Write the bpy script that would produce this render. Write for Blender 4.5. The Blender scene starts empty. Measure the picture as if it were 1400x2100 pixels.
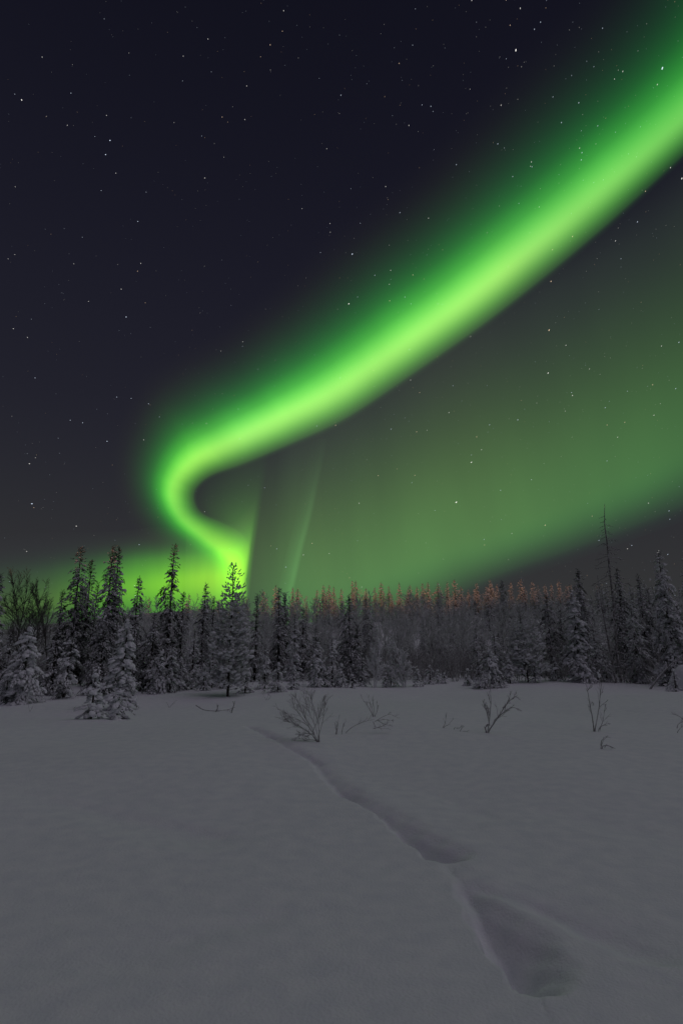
import bpy, math, random
import numpy as np
from mathutils import Vector

# ------------------------------------------------------------------ scene, camera, sky, light, exposure
sc = bpy.context.scene
COL = sc.collection
random.seed(7)

F_PX, PITCH, EYE = 1167.0, math.radians(14.0), 1.5      # focal length in pixels of the 1400x2100 photograph
CP, SP = math.cos(PITCH), math.sin(PITCH)
cd = bpy.data.cameras.new('camera')
cd.sensor_fit = 'VERTICAL'
cd.sensor_height = 36.0
cd.lens = 36.0 * F_PX / 2100.0
cd.clip_start = 0.05
cd.clip_end = 250000.0
cam = bpy.data.objects.new('camera', cd)
COL.objects.link(cam)
cam.location = (0, 0, EYE)
cam.rotation_euler = (math.pi / 2 + PITCH, 0, 0)
sc.camera = cam

sc.view_settings.view_transform = 'Standard'
sc.view_settings.look = 'None'
sc.view_settings.exposure = 0.0
sc.view_settings.gamma = 1.0
sc.view_settings.use_curve_mapping = False
sc.render.engine = 'CYCLES'
sc.cycles.use_denoising = True
sc.cycles.denoiser = 'OPENIMAGEDENOISE'
sc.cycles.max_bounces = 6
sc.cycles.diffuse_bounces = 3
sc.cycles.transparent_max_bounces = 16
sc.cycles.sample_clamp_indirect = 4.0

world = bpy.data.worlds.new('World')
sc.world = world
world.use_nodes = True
wn, wl = world.node_tree.nodes, world.node_tree.links
wn.clear()
tc = wn.new('ShaderNodeTexCoord')
sx = wn.new('ShaderNodeSeparateXYZ')
wl.new(tc.outputs['Generated'], sx.inputs[0])
wr = wn.new('ShaderNodeValToRGB')
wr.color_ramp.interpolation = 'B_SPLINE'
el = wr.color_ramp.elements
stops = [(0.0, (.036, .037, .038)), (.13, (.032, .0325, .034)), (.27, (.021, .0215, .029)), (.40, (.0152, .0152, .0245)),
         (.60, (.0105, .0105, .0195)), (.80, (.0062, .0063, .0130)), (1.0, (.004, .0042, .009))]
while len(el) < len(stops):
    el.new(0.5)
for e, (p, c) in zip(el, stops):
    e.position = p
    e.color = (*c, 1)
wl.new(sx.outputs['Z'], wr.inputs[0])
bg = wn.new('ShaderNodeBackground')
bg.inputs['Strength'].default_value = 1.0
wl.new(wr.outputs[0], bg.inputs['Color'])
wo = wn.new('ShaderNodeOutputWorld')
wl.new(bg.outputs[0], wo.inputs['Surface'])

violet_fill = bpy.data.lights.new('violet_fill', 'SUN')               # soft violet fill added to light the snow, no moon in view
violet_fill.energy = 0.335
violet_fill.color = (0.90, 0.83, 1.0)
violet_fill.angle = math.radians(72)
mo = bpy.data.objects.new('violet_fill', violet_fill)
COL.objects.link(mo)
mo.rotation_euler = Vector((-0.38, 0.08, -0.90)).to_track_quat('-Z', 'Y').to_euler()

town = bpy.data.lights.new('town_lamp', 'POINT')        # unseen sodium lamp behind the added bank, tinting the treetops orange
town.energy = 950000
town.color = (1.0, 0.43, 0.17)
town.shadow_soft_size = 2.6
to = bpy.data.objects.new('town_lamp', town)
COL.objects.link(to)
to.location = (-69, -150, -2.0)


# ------------------------------------------------------------------ helpers
def smooth(a, b, x):
    t = np.clip((np.asarray(x, float) - a) / (b - a), 0, 1)
    return t * t * (3 - 2 * t)


def ray(px, py):
    a, b = (px - 700.0) / F_PX, (1050.0 - py) / F_PX
    return np.array([a, CP - b * SP, SP + b * CP])


_wr = np.random.default_rng(5)
_waves = [(2 * np.pi / l * np.cos(a), 2 * np.pi / l * np.sin(a), p, amp)
          for l, a, p, amp in [(_l, _wr.uniform(0, 6.3), _wr.uniform(0, 6.3), _a)
                               for _l, _a in [(19, .10), (13, .07), (8.5, .045), (5.7, .03), (3.9, .016), (2.6, .009), (1.7, .004)]]]


def ground(x, y):
    """Height of the snow: level field, hill with a ridge beyond the forest edge, added unseen bank behind the camera."""
    x = np.asarray(x, float)
    y = np.asarray(y, float)
    r = np.hypot(x, y)
    near = smooth(1.5, 9, r) * (1 - .6 * smooth(60, 120, r))
    z = sum(a * np.sin(kx * x + ky * y + p) for kx, ky, p, a in _waves) * near
    top = 2.4 + 6.8 * smooth(-52, 6, x) - .5 * smooth(40, 90, x)
    z = z + smooth(72, 132, y) * top - smooth(150, 420, y) * 18
    z = z + (3.7 + 1.25 * smooth(-27, -21, x) + 2.1 * np.exp(-((x + 11.9) / 1.25) ** 2)) * smooth(-9, -24, y) - smooth(-28, -120, y) * 13  # unseen bank added to keep lamp light off lower trees; hump shades the snag
    return z


def hit(px, py):
    d = ray(px, py)
    t0, t = 0.0, 1.0
    while t < 400:
        if EYE + d[2] * t < ground(d[0] * t, d[1] * t):
            break
        t0, t = t, t + max(.05, t * .01)
    for _ in range(30):
        m = (t0 + t) / 2
        if EYE + d[2] * m < ground(d[0] * m, d[1] * m):
            t = m
        else:
            t0 = m
    return d[0] * t, d[1] * t, float(ground(d[0] * t, d[1] * t))


class MB:
    """Collects triangles (and builds one mesh)."""

    def __init__(self):
        self.v, self.f, self.n = [], [], 0

    def add(self, v, f):
        v = np.asarray(v, float).reshape(-1, 3)
        if len(v) == 0:
            return
        self.v.append(v)
        self.f.append(np.asarray(f, int).reshape(-1, 3) + self.n)
        self.n += len(v)

    def mesh(self, name, mat, smoothed=False):
        v = np.concatenate(self.v)
        f = np.concatenate(self.f)
        me = bpy.data.meshes.new(name)
        me.vertices.add(len(v))
        me.vertices.foreach_set('co', v.astype(np.float32).ravel())
        me.loops.add(f.size)
        me.loops.foreach_set('vertex_index', f.astype(np.int32).ravel())
        me.polygons.add(len(f))
        me.polygons.foreach_set('loop_start', np.arange(0, f.size, 3, dtype=np.int32))
        me.polygons.foreach_set('loop_total', np.full(len(f), 3, dtype=np.int32))
        me.polygons.foreach_set('use_smooth', np.full(len(f), bool(smoothed)))
        me.update(calc_edges=True)
        me.materials.append(mat)
        return me


def link(name, data, parent=None, loc=(0, 0, 0), rz=0.0, **props):
    o = bpy.data.objects.new(name, data)
    COL.objects.link(o)
    o.location = loc
    o.rotation_euler = (0, 0, rz)
    if parent is not None:
        o.parent = parent
    for k, v in props.items():
        o[k] = v
    return o


def thing(name, label, cat, loc, rz=0.0, group=None):
    o = link(name, None, None, loc, rz, label=label, category=cat)
    if group:
        o['group'] = group
    return o


def tubes(mb, p0, p1, r0, r1, n=3):
    p0, p1 = np.asarray(p0, float).reshape(-1, 3), np.asarray(p1, float).reshape(-1, 3)
    r0, r1 = np.broadcast_to(r0, len(p0)), np.broadcast_to(r1, len(p0))
    d = p1 - p0
    d = d / np.maximum(np.linalg.norm(d, axis=1, keepdims=True), 1e-9)
    ref = np.where(np.abs(d[:, 2:3]) > .9, np.array([[1., 0, 0]]), np.array([[0, 0, 1.]]))
    a = np.cross(d, ref)
    a /= np.linalg.norm(a, axis=1, keepdims=True)
    b = np.cross(d, a)
    th = np.arange(n) * 2 * np.pi / n
    ring = a[:, None] * np.cos(th)[None, :, None] + b[:, None] * np.sin(th)[None, :, None]
    v = np.concatenate([p0[:, None] + ring * r0[:, None, None], p1[:, None] + ring * r1[:, None, None]], axis=1)
    i = np.arange(n)
    j = (i + 1) % n
    f = np.concatenate([np.stack([i, j, j + n], 1), np.stack([i, j + n, i + n], 1)])
    F = (f[None] + (np.arange(len(p0)) * 2 * n)[:, None, None])
    mb.add(v, F)


def polytube(mb, pts, rad, n=6):
    """One connected tapered tube along points, closed at the tip."""
    pts = np.asarray(pts, float)
    rad = np.asarray(rad, float)
    t = np.gradient(pts, axis=0)
    t /= np.maximum(np.linalg.norm(t, axis=1, keepdims=True), 1e-9)
    ref = np.array([1., 0, 0]) if abs(t[0, 2]) > .8 else np.array([0, 0, 1.])
    a = np.cross(t, ref)
    a /= np.maximum(np.linalg.norm(a, axis=1, keepdims=True), 1e-9)
    b = np.cross(t, a)
    th = np.arange(n) * 2 * np.pi / n
    v = pts[:, None] + (a[:, None] * np.cos(th)[None, :, None] + b[:, None] * np.sin(th)[None, :, None]) * rad[:, None, None]
    m = len(pts)
    i = np.arange(n)
    j = (i + 1) % n
    f = []
    for k in range(m - 1):
        f.append(np.stack([i + k * n, j + k * n, j + (k + 1) * n], 1))
        f.append(np.stack([i + k * n, j + (k + 1) * n, i + (k + 1) * n], 1))
    v = np.concatenate([v.reshape(-1, 3), pts[-1:] + t[-1] * rad[-1]])
    f.append(np.stack([i + (m - 1) * n, j + (m - 1) * n, np.full(n, m * n)], 1))
    mb.add(v, np.concatenate(f))


def ico(sub):
    p = (1 + 5 ** .5) / 2
    v = [(-1, p, 0), (1, p, 0), (-1, -p, 0), (1, -p, 0), (0, -1, p), (0, 1, p), (0, -1, -p), (0, 1, -p), (p, 0, -1), (p, 0, 1), (-p, 0, -1), (-p, 0, 1)]
    f = [(0, 11, 5), (0, 5, 1), (0, 1, 7), (0, 7, 10), (0, 10, 11), (1, 5, 9), (5, 11, 4), (11, 10, 2), (10, 7, 6), (7, 1, 8),
         (3, 9, 4), (3, 4, 2), (3, 2, 6), (3, 6, 8), (3, 8, 9), (4, 9, 5), (2, 4, 11), (6, 2, 10), (8, 6, 7), (9, 8, 1)]
    v = [np.array(q, float) / np.linalg.norm(q) for q in v]
    for _ in range(sub):
        cache, g = {}, []

        def mid(a, b):
            k = (min(a, b), max(a, b))
            if k not in cache:
                q = v[a] + v[b]
                v.append(q / np.linalg.norm(q))
                cache[k] = len(v) - 1
            return cache[k]
        for a, b, c in f:
            x, y, z = mid(a, b), mid(b, c), mid(c, a)
            g += [(a, x, z), (b, y, x), (c, z, y), (x, y, z)]
        f = g
    return np.array(v), np.array(f)


ICO0, ICO1, ICO2 = ico(0), ico(1), ico(2)


# ------------------------------------------------------------------ materials
def new_mat(name):
    m = bpy.data.materials.new(name)
    m.use_nodes = True
    n = m.node_tree.nodes
    b = n['Principled BSDF']
    b.inputs['Roughness'].default_value = .85
    b.inputs['Specular IOR Level'].default_value = .2
    return m, n, m.node_tree.links, b


def noise_ramp(n, l, scale, stops, detail=3, coord='Object'):
    t = n.new('ShaderNodeTexCoord')
    x = n.new('ShaderNodeTexNoise')
    x.inputs['Scale'].default_value = scale
    x.inputs['Detail'].default_value = detail
    l.new(t.outputs[coord], x.inputs['Vector'])
    r = n.new('ShaderNodeValToRGB')
    while len(r.color_ramp.elements) < len(stops):
        r.color_ramp.elements.new(.5)
    for e, (p, c) in zip(r.color_ramp.elements, stops):
        e.position = p
        e.color = (*c, 1)
    l.new(x.outputs['Fac'], r.inputs[0])
    return r, x, t


def snow_material(name, scale=1.0):
    m, n, l, b = new_mat(name)
    r, x, t = noise_ramp(n, l, 6 * scale, [(.3, (.79, .80, .83)), (.7, (.88, .88, .89))])
    l.new(r.outputs[0], b.inputs['Base Color'])
    b.inputs['Roughness'].default_value = .9
    b.inputs['Specular IOR Level'].default_value = .12
    f = n.new('ShaderNodeTexNoise')
    f.inputs['Scale'].default_value = 55 * scale
    f.inputs['Detail'].default_value = 6
    l.new(t.outputs['Object'], f.inputs['Vector'])
    bp = n.new('ShaderNodeBump')
    bp.inputs['Strength'].default_value = .5
    bp.inputs['Distance'].default_value = .012 / scale
    l.new(f.outputs['Fac'], bp.inputs['Height'])
    w = n.new('ShaderNodeTexNoise')
    w.inputs['Scale'].default_value = 2.3 * scale
    w.inputs['Detail'].default_value = 5
    w.inputs['Roughness'].default_value = .6
    l.new(t.outputs['Object'], w.inputs['Vector'])
    b2 = n.new('ShaderNodeBump')
    b2.inputs['Strength'].default_value = .28
    b2.inputs['Distance'].default_value = .05 / scale
    l.new(w.outputs['Fac'], b2.inputs['Height'])
    l.new(b2.outputs[0], bp.inputs['Normal'])
    l.new(bp.outputs[0], b.inputs['Normal'])
    return m


def frosted(name, dark, mid, snow, scale, up=.35, soft=.3, amount=1.0):
    """A dark surface that carries rime, and snow where it faces up."""
    m, n, l, b = new_mat(name)
    r, x, t = noise_ramp(n, l, scale, [(.36, dark), (.66, mid)])
    g = n.new('ShaderNodeNewGeometry')
    s = n.new('ShaderNodeSeparateXYZ')
    l.new(g.outputs['Normal'], s.inputs[0])
    y = n.new('ShaderNodeTexNoise')
    y.inputs['Scale'].default_value = scale * .6
    l.new(t.outputs['Object'], y.inputs['Vector'])
    ad = n.new('ShaderNodeMath')
    ad.operation = 'MULTIPLY_ADD'
    ad.inputs[1].default_value = 1.6
    l.new(y.outputs['Fac'], ad.inputs[0])
    l.new(s.outputs['Z'], ad.inputs[2])
    mr = n.new('ShaderNodeMapRange')
    mr.inputs['From Min'].default_value = up + .8 - soft
    mr.inputs['From Max'].default_value = up + .8 + soft
    mr.inputs['To Max'].default_value = amount
    l.new(ad.outputs[0], mr.inputs['Value'])
    mx = n.new('ShaderNodeMix')
    mx.data_type = 'RGBA'
    mx.inputs[7].default_value = (*snow, 1)
    l.new(mr.outputs[0], mx.inputs[0])
    l.new(r.outputs[0], mx.inputs[6])
    l.new(mx.outputs[2], b.inputs['Base Color'])
    return m


M_GROUND = snow_material('field_snow')
M_SNOW = snow_material('branch_snow', 2.0)
M_NEEDLE = frosted('spruce_needles', (.018, .020, .014), (.12, .12, .11), (.55, .55, .56), 5, .4, .4, .85)
M_RIME = frosted('rimed_needles', (.06, .062, .052), (.34, .34, .33), (.75, .75, .77), 7, .3, .4, .95)
M_PINE = frosted('pine_needles', (.38, .39, .36), (.70, .71, .69), (.84, .84, .85), 6, -.1, .5, .8)
M_FAR = frosted('distant_needles', (.08, .078, .07), (.38, .375, .365), (.78, .78, .79), 2.5, .3, .4, .9)
M_BARK = frosted('spruce_bark', (.03, .025, .021), (.075, .064, .055), (.6, .6, .62), 12, .55, .25, .8)
M_TWIG = frosted('frosted_twigs', (.52, .51, .505), (.76, .755, .755), (.84, .84, .85), 2, .3, .4, .9)
M_TWIG_DARK = frosted('bare_twigs', (.05, .043, .038), (.13, .12, .11), (.32, .32, .32), 3, .45, .4, .7)
M_BRUSH = frosted('brush_twigs', (.20, .19, .185), (.42, .41, .41), (.6, .6, .6), 1.5, .4, .4, .8)
M_WHITE_TWIG = frosted('hoar_twigs', (.66, .66, .66), (.84, .84, .86), (.86, .86, .88), 8, .25, .4, 1)
M_SHRUB = frosted('shrub_bark', (.17, .155, .145), (.38, .36, .35), (.78, .78, .80), 25, .1, .35, .9)
M_SNAG = frosted('dead_wood', (.08, .07, .064), (.22, .20, .19), (.72, .72, .74), 14, .15, .35, .9)


# ------------------------------------------------------------------ aurora and stars (far above everything)
def catmull(P, n):
    P = np.asarray(P, float)
    Q = np.concatenate([2 * P[:1] - P[1:2], P, 2 * P[-1:] - P[-2:-1]])
    out = []
    for i in range(1, len(Q) - 2):
        t = np.linspace(0, 1, n, endpoint=False)[:, None]
        a, b, c, d = Q[i - 1], Q[i], Q[i + 1], Q[i + 2]
        out.append(.5 * (2 * b + (c - a) * t + (2 * a - 5 * b + 4 * c - d) * t ** 2 + (3 * b - a - 3 * c + d) * t ** 3))
    out.append(P[-1:])
    return np.concatenate(out)


def aurora_mat(name, across, along, rays=0.0, ray_scale=20.0, power=1.0):
    m = bpy.data.materials.new(name)
    m.use_nodes = True
    n, l = m.node_tree.nodes, m.node_tree.links
    n.clear()
    uv = n.new('ShaderNodeUVMap')
    s = n.new('ShaderNodeSeparateXYZ')
    l.new(uv.outputs[0], s.inputs[0])

    def ramp(src, stops):
        r = n.new('ShaderNodeValToRGB')
        r.color_ramp.interpolation = 'EASE' if len(stops) < 3 else 'B_SPLINE'
        e = r.color_ramp.elements
        while len(e) < len(stops):
            e.new(.5)
        for q, (p, c) in zip(e, stops):
            q.position = p
            q.color = (*c, 1)
        l.new(src, r.inputs[0])
        return r.outputs[0]
    mx = n.new('ShaderNodeMix')
    mx.data_type = 'RGBA'
    mx.blend_type = 'MULTIPLY'
    mx.inputs[0].default_value = 1
    l.new(ramp(s.outputs['Y'], across), mx.inputs[6])
    l.new(ramp(s.outputs['X'], along), mx.inputs[7])
    em = n.new('ShaderNodeEmission')
    l.new(mx.outputs[2], em.inputs['Color'])
    em.inputs['Strength'].default_value = power
    if rays:
        mp = n.new('ShaderNodeVectorMath')
        mp.operation = 'MULTIPLY'
        mp.inputs[1].default_value = (ray_scale, .8, 0)
        l.new(uv.outputs[0], mp.inputs[0])
        x = n.new('ShaderNodeTexNoise')
        x.inputs['Scale'].default_value = 1
        x.inputs['Detail'].default_value = 3
        l.new(mp.outputs[0], x.inputs['Vector'])
        mr = n.new('ShaderNodeMapRange')
        mr.inputs['From Min'].default_value = .3
        mr.inputs['From Max'].default_value = .7
        mr.inputs['To Min'].default_value = power * (1 - rays)
        mr.inputs['To Max'].default_value = power * (1 + rays)
        l.new(x.outputs['Fac'], mr.inputs['Value'])
        l.new(mr.outputs[0], em.inputs['Strength'])
    tr = n.new('ShaderNodeBsdfTransparent')
    ad = n.new('ShaderNodeAddShader')
    l.new(tr.outputs[0], ad.inputs[0])
    l.new(em.outputs[0], ad.inputs[1])
    o = n.new('ShaderNodeOutputMaterial')
    l.new(ad.outputs[0], o.inputs['Surface'])
    return m


ALT = 9000.0


def sheet(stations, n=14, reach=1.0, tight=1.0):
    """A curtain of light hanging at one altitude: each station is three sky points (lower edge, brightest line, upper edge)."""
    A = catmull([[c for p in st for c in p] for st in stations], n)
    A[:, 0:2] = A[:, 2:4] + (A[:, 0:2] - A[:, 2:4]) * tight
    lo, co, hi = A[:, 0:2], A[:, 2:4], A[:, 4:6]
    vs = np.concatenate([np.linspace(0, .3, 6, endpoint=False), np.linspace(.3, 1, 12)])
    V, UV = [], []
    for i in range(len(A)):
        d0 = ray(*co[i])
        d0 = d0 / np.linalg.norm(d0)
        dist = min(ALT / max(d0[2], .02), 52000.0)
        for v in vs:
            hi_ = co[i] + (hi[i] - co[i]) * reach
            p = lo[i] + (co[i] - lo[i]) * (v / .3) if v < .3 else co[i] + (hi_ - co[i]) * ((v - .3) / .7)
            d = ray(*p)
            d = d / np.linalg.norm(d)
            V.append(np.array([0, 0, EYE]) + d * dist * (1 + .05 * (v - .3)))
            UV.append((i / (len(A) - 1), v))
    m = len(vs)
    Q = [(i * m + j, i * m + j + 1, (i + 1) * m + j + 1, (i + 1) * m + j) for i in range(len(A) - 1) for j in range(m - 1)]
    return V, Q, UV


def aurora(name, stations, mat, label=None, parent=None, n=14, reach=1.0, tight=1.0):
    V, Q, UV = sheet(stations, n, reach, tight)
    me = bpy.data.meshes.new(name)
    me.from_pydata([tuple(v) for v in V], [], Q)
    u = me.uv_layers.new(name='UVMap')
    for lp in me.loops:
        u.data[lp.index].uv = UV[lp.vertex_index]
    for p in me.polygons:
        p.use_smooth = True
    me.materials.append(mat)
    o = link(name, me, parent)
    if label:
        o['label'] = label
        o['category'] = 'aurora'
    return o


main_stations = [
    ((1930, -110), (1860, -230), (1640, -640)), ((1730, 90), (1660, -20), (1470, -370)), ((1610, 200), (1545, 100), (1370, -160)),
    ((1448, 308), (1400, 240), (1255, 30)), ((1250, 488), (1200, 414), (1068, 222)),
    ((1044, 656), (996, 580), (886, 400)), ((858, 788), (812, 713), (716, 536)),
    ((718, 880), (676, 804), (590, 642)), ((606, 930), (568, 858), (484, 718)),
    ((510, 968), (470, 906), (380, 776)), ((446, 988), (400, 940), (312, 830)),
    ((418, 1010), (360, 982), (266, 925)), ((418, 1034), (352, 1022), (266, 1012)),
    ((432, 1050), (374, 1064), (298, 1084)), ((470, 1062), (418, 1100), (352, 1140)),
    ((506, 1078), (460, 1134), (398, 1176)), ((522, 1108), (484, 1168), (428, 1210)), ((520, 1150), (492, 1215), (448, 1256))]
A_main = aurora_mat('aurora_band_light',
                    [(0, (0, 0, 0)), (.05, (.004, .012, .003)), (.17, (.10, .36, .045)), (.29, (.37, .88, .14)), (.36, (.15, .70, .08)),
                     (.43, (.038, .35, .032)), (.53, (.010, .105, .015)), (.66, (.007, .030, .007)), (.80, (.004, .005, .0015)), (.92, (.0006, .0006, .0003)), (1, (0, 0, 0))],
                    [(0, (.35, .5, .5)), (.16, (.40, .66, .62)), (.24, (.68, .80, .85)), (.31, (1.22, 1.0, 1.25)), (.38, (1.5, 1.07, 1.55)), (.45, (1.35, 1.06, 1.3)), (.53, (1.12, 1.03, .85)), (.60, (.95, 1, .65)), (.68, (.66, .83, .5)),
                     (.75, (.44, .68, .42)), (.84, (.56, .74, .3)), (.92, (1.05, 1.0, .12)), (1, (0, 0, 0))], .10, 12, 1.15)
root = thing('aurora', 'bright green northern lights band folding down to the spruce tops', 'aurora', (0, 0, 0))
aurora('curtain', main_stations, A_main, parent=root, n=14, reach=1.4, tight=.84)

low_stations = [((508, 1236), (505, 1188), (524, 1055)), ((470, 1246), (466, 1186), (474, 1095)), ((400, 1252), (398, 1190), (400, 1105)),
                ((320, 1256), (318, 1200), (318, 1105)), ((230, 1266), (228, 1212), (228, 1115)), ((130, 1276), (130, 1232), (130, 1120)),
                ((30, 1290), (30, 1250), (30, 1125)), ((-120, 1300), (-120, 1260), (-120, 1135))]
A_low = aurora_mat('aurora_low_light',
                   [(0, (.05, .22, .01)), (.15, (.15, .46, .012)), (.30, (.30, .68, .015)), (.45, (.17, .50, .02)), (.62, (.06, .22, .02)), (.74, (.022, .06, .012)), (.86, (.014, .016, .008)), (1, (0, 0, 0))],
                   [(0, (0, 0, 0)), (.02, (.75, .7, .6)), (.10, (1.1, 1, .9)), (.30, (.8, .95, .85)), (.45, (.56, .86, .75)), (.6, (.28, .42, .5)), (.75, (.16, .18, .5)), (1, (.05, .05, .2))], .08, 14, 1.0)
aurora('horizon_glow', low_stations, A_low, parent=root, reach=1.25)

fold_stations = [((560, 900), (545, 900), (430, 900)), ((552, 960), (536, 960), (415, 960)), ((541, 1020), (525, 1020), (400, 1030)), ((532, 1080), (516, 1080), (430, 1085)),
                 ((524, 1130), (508, 1130), (440, 1110)), ((518, 1180), (502, 1180), (430, 1160)), ((512, 1230), (496, 1230), (430, 1230))]
A_fold = aurora_mat('aurora_fold_light',
                    [(0, (0, 0, 0)), (.10, (.004, .02, .003)), (.30, (.07, .30, .03)), (.6, (.06, .24, .03)), (.85, (.02, .08, .01)), (1, (0, 0, 0))],
                    [(0, (0, 0, 0)), (.2, (.02, .03, .03)), (.4, (.14, .16, .2)), (.6, (.7, .7, .6)), (.8, (1.5, 1.1, .3)), (1, (1.2, 1.0, .2))], 0, 1, 1.0)
aurora('fold', fold_stations, A_fold, parent=root)

wide_stations = [((1990, 880), (1960, 640), (1860, -40)), ((1720, 960), (1690, 760), (1600, 190)), ((1500, 1035), (1475, 880), (1400, 380)), ((1330, 1095), (1300, 970), (1220, 500)),
                 ((1180, 1148), (1150, 1040), (1060, 590)), ((1030, 1200), (1000, 1095), (920, 660)), ((900, 1262), (870, 1140), (810, 740)),
                 ((780, 1310), (760, 1180), (722, 790)), ((680, 1340), (670, 1200), (655, 830)), ((600, 1340), (600, 1200), (600, 860)), ((545, 1340), (548, 1200), (560, 870)), ((470, 1340), (472, 1200), (480, 870)), ((380, 1340), (380, 1200), (385, 880))]
A_wide = aurora_mat('aurora_wide_light',
                    [(0, (0, 0, 0)), (.07, (.002, .010, .006)), (.20, (.040, .142, .032)), (.32, (.060, .166, .037)), (.52, (.044, .098, .024)), (.72, (.024, .042, .017)), (.88, (.017, .021, .015)), (1, (0, 0, 0))],
                    [(0, (.36, .44, .4)), (.18, (.56, .68, .58)), (.32, (.85, .92, .9)), (.48, (1.1, 1.0, .95)), (.60, (1.1, 1.0, 1)), (.70, (.98, .98, .98)), (.78, (.72, .74, .75)), (.88, (.6, .5, .55)), (1, (0, 0, 0))], .13, 7, 1.2)
wide = aurora('aurora_veil', wide_stations, A_wide, 'dim broad green veil of northern lights low above the right forest', reach=1.1)
streak_stations = [((674, 900), (666, 900), (640, 900)), ((656, 985), (648, 985), (620, 985)), ((640, 1060), (632, 1060), (606, 1060)), ((622, 1130), (614, 1130), (588, 1130)),
                   ((606, 1200), (598, 1200), (572, 1200)), ((596, 1240), (588, 1240), (562, 1240))]
A_streak = aurora_mat('aurora_streak_light',
                      [(0, (0, 0, 0)), (.12, (.01, .03, .01)), (.30, (.035, .10, .03)), (.5, (.015, .05, .015)), (1, (0, 0, 0))],
                      [(0, (0, 0, 0)), (.25, (.25, .25, .3)), (.5, (.8, .8, .8)), (.8, (.9, 1, .9)), (1, (.8, 1, .8))], .1, 5, 1.0)
aurora('streak', streak_stations, A_streak, parent=wide)

# stars
ms = bpy.data.materials.new('starlight')
ms.use_nodes = True
ms.node_tree.nodes.clear()
_a = ms.node_tree.nodes.new('ShaderNodeAttribute')
_a.attribute_name = 'tint'
_e = ms.node_tree.nodes.new('ShaderNodeEmission')
_o = ms.node_tree.nodes.new('ShaderNodeOutputMaterial')
ms.node_tree.links.new(_a.outputs['Color'], _e.inputs['Color'])
ms.node_tree.links.new(_e.outputs[0], _o.inputs['Surface'])
ms.cycles.emission_sampling = 'NONE'
sr = np.random.default_rng(11)
bright = [(45, 205, 4), (31, 193, 2), (226, 288, 4), (217, 317, 3.6), (283, 454, 2.8), (87, 117, 2.4), (146, 191, 2.4), (420, 365, 2.6), (554, 92, 2.6), (579, 64, 2), (376, 115, 2.2),
          (289, 540, 2.6), (249, 593, 2.6), (259, 650, 3.4), (152, 541, 2), (182, 618, 2.2), (300, 394, 1.8), (195, 280, 1.8), (722, 521, 4), (715, 623, 4.4), (1057, 103, 5), (1357, 140, 5.4),
          (1066, 17, 2.6), (1125, 677, 4), (1129, 577, 3), (1123, 765, 3.6), (966, 948, 4), (935, 1030, 6), (1117, 1077, 3), (1397, 366, 3.5), (32, 383, 2), (31, 522, 2), (28, 674, 2.6),
          (61, 951, 3), (66, 1033, 4), (70, 1041, 2), (157, 1079, 3), (220, 905, 3), (170, 867, 2.6), (305, 828, 2.6), (295, 902, 2.4), (453, 720, 2.2), (670, 305, 2), (619, 428, 2),
          (677, 476, 2), (657, 518, 2), (798, 583, 2.4), (733, 609, 2), (1090, 342, 2.2), (865, 215, 2), (883, 218, 2.2), (818, 130, 2.2), (1087, 341, 2), (1020, 295, 2.4), (1173, 485, 2.6), (1132, 512, 2.4),
          (1261, 494, 2.4), (1306, 455, 2.6), (1259, 162, 2), (1095, 60, 2.2), (736, 1032, 2.6), (622, 1138, 2.6), (586, 1163, 2.6), (675, 1135, 2.2), (1171, 805, 2.2), (1173, 811, 2.8),
          (1280, 866, 2.2), (920, 846, 2.4), (966, 933, 2), (1158, 843, 2), (860, 805, 2), (688, 872, 2.6), (543, 1000, 2), (509, 995, 1.6), (1240, 836, 2.4), (1061, 861, 2.6), (1391, 702, 2.6)]
stars = [(x, y, s, 1.0) for x, y, s in bright]
for _ in range(4200):
    x, y = sr.uniform(-350, 1750), sr.uniform(-350, 1230)
    q = sr.random()
    if q > .22 + .5 * np.clip((x + .4 * y) / 1300, 0, 1):
        continue
    m_ = sr.pareto(1.7)
    stars.append((x, y, min(1.2 + .3 * m_, 2.4), min(.08 + .22 * m_, 1.0)))
SV, SF, SC = [], [], []
octv, octf = ICO0
RS = 90000.0
pole = ray(150, 120)
pole /= np.linalg.norm(pole)
for i, (x, y, s, bgt) in enumerate(stars):
    d = ray(x, y)
    d /= np.linalg.norm(d)
    t = np.cross(pole, d)
    trail = min(1.0, np.linalg.norm(t) * 1.6)
    t /= max(np.linalg.norm(t), 1e-6)
    u = np.cross(d, t)
    r = RS * .31 * s ** .75 / F_PX
    SV.append(d * RS + octv[:, 0:1] * t * r * (1 + .9 * trail) + octv[:, 1:2] * u * r * .8 + octv[:, 2:3] * d * r)
    SF.append(octf + 12 * i)
    w = sr.random()
    tint = np.array((1, .72, .5)) if w < .18 else (np.array((.72, .82, 1.)) if w > .55 else np.array((1, .97, .92)))
    SC.append(np.tile(np.append(tint * (.09 + .72 * bgt * min(s, 4) / 3), 1), (12, 1)))
sm = MB()
sm.v, sm.f = SV, SF
sme = sm.mesh('stars', ms)
ca = sme.color_attributes.new('tint', 'FLOAT_COLOR', 'POINT')
ca.data.foreach_set('color', np.concatenate(SC).astype(np.float32).ravel())
link('stars', sme, None, (0, 0, 0), 0, kind='stuff', label='countless small white stars scattered over the dark night sky', category='stars')

# ------------------------------------------------------------------ snow field
flat = lambda px, py: np.array([ray(px, py)[0], ray(px, py)[1]]) * (EYE / -ray(px, py)[2])


def seg_dist(x, y, a, b):
    ab = b - a
    t = np.clip(((x - a[0]) * ab[0] + (y - a[1]) * ab[1]) / (ab @ ab), 0, 1)
    px, py = a[0] + t * ab[0], a[1] + t * ab[1]
    side = ((x - a[0]) * ab[1] - (y - a[1]) * ab[0]) / np.linalg.norm(ab)
    return np.hypot(x - px, y - py), t, side


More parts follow.
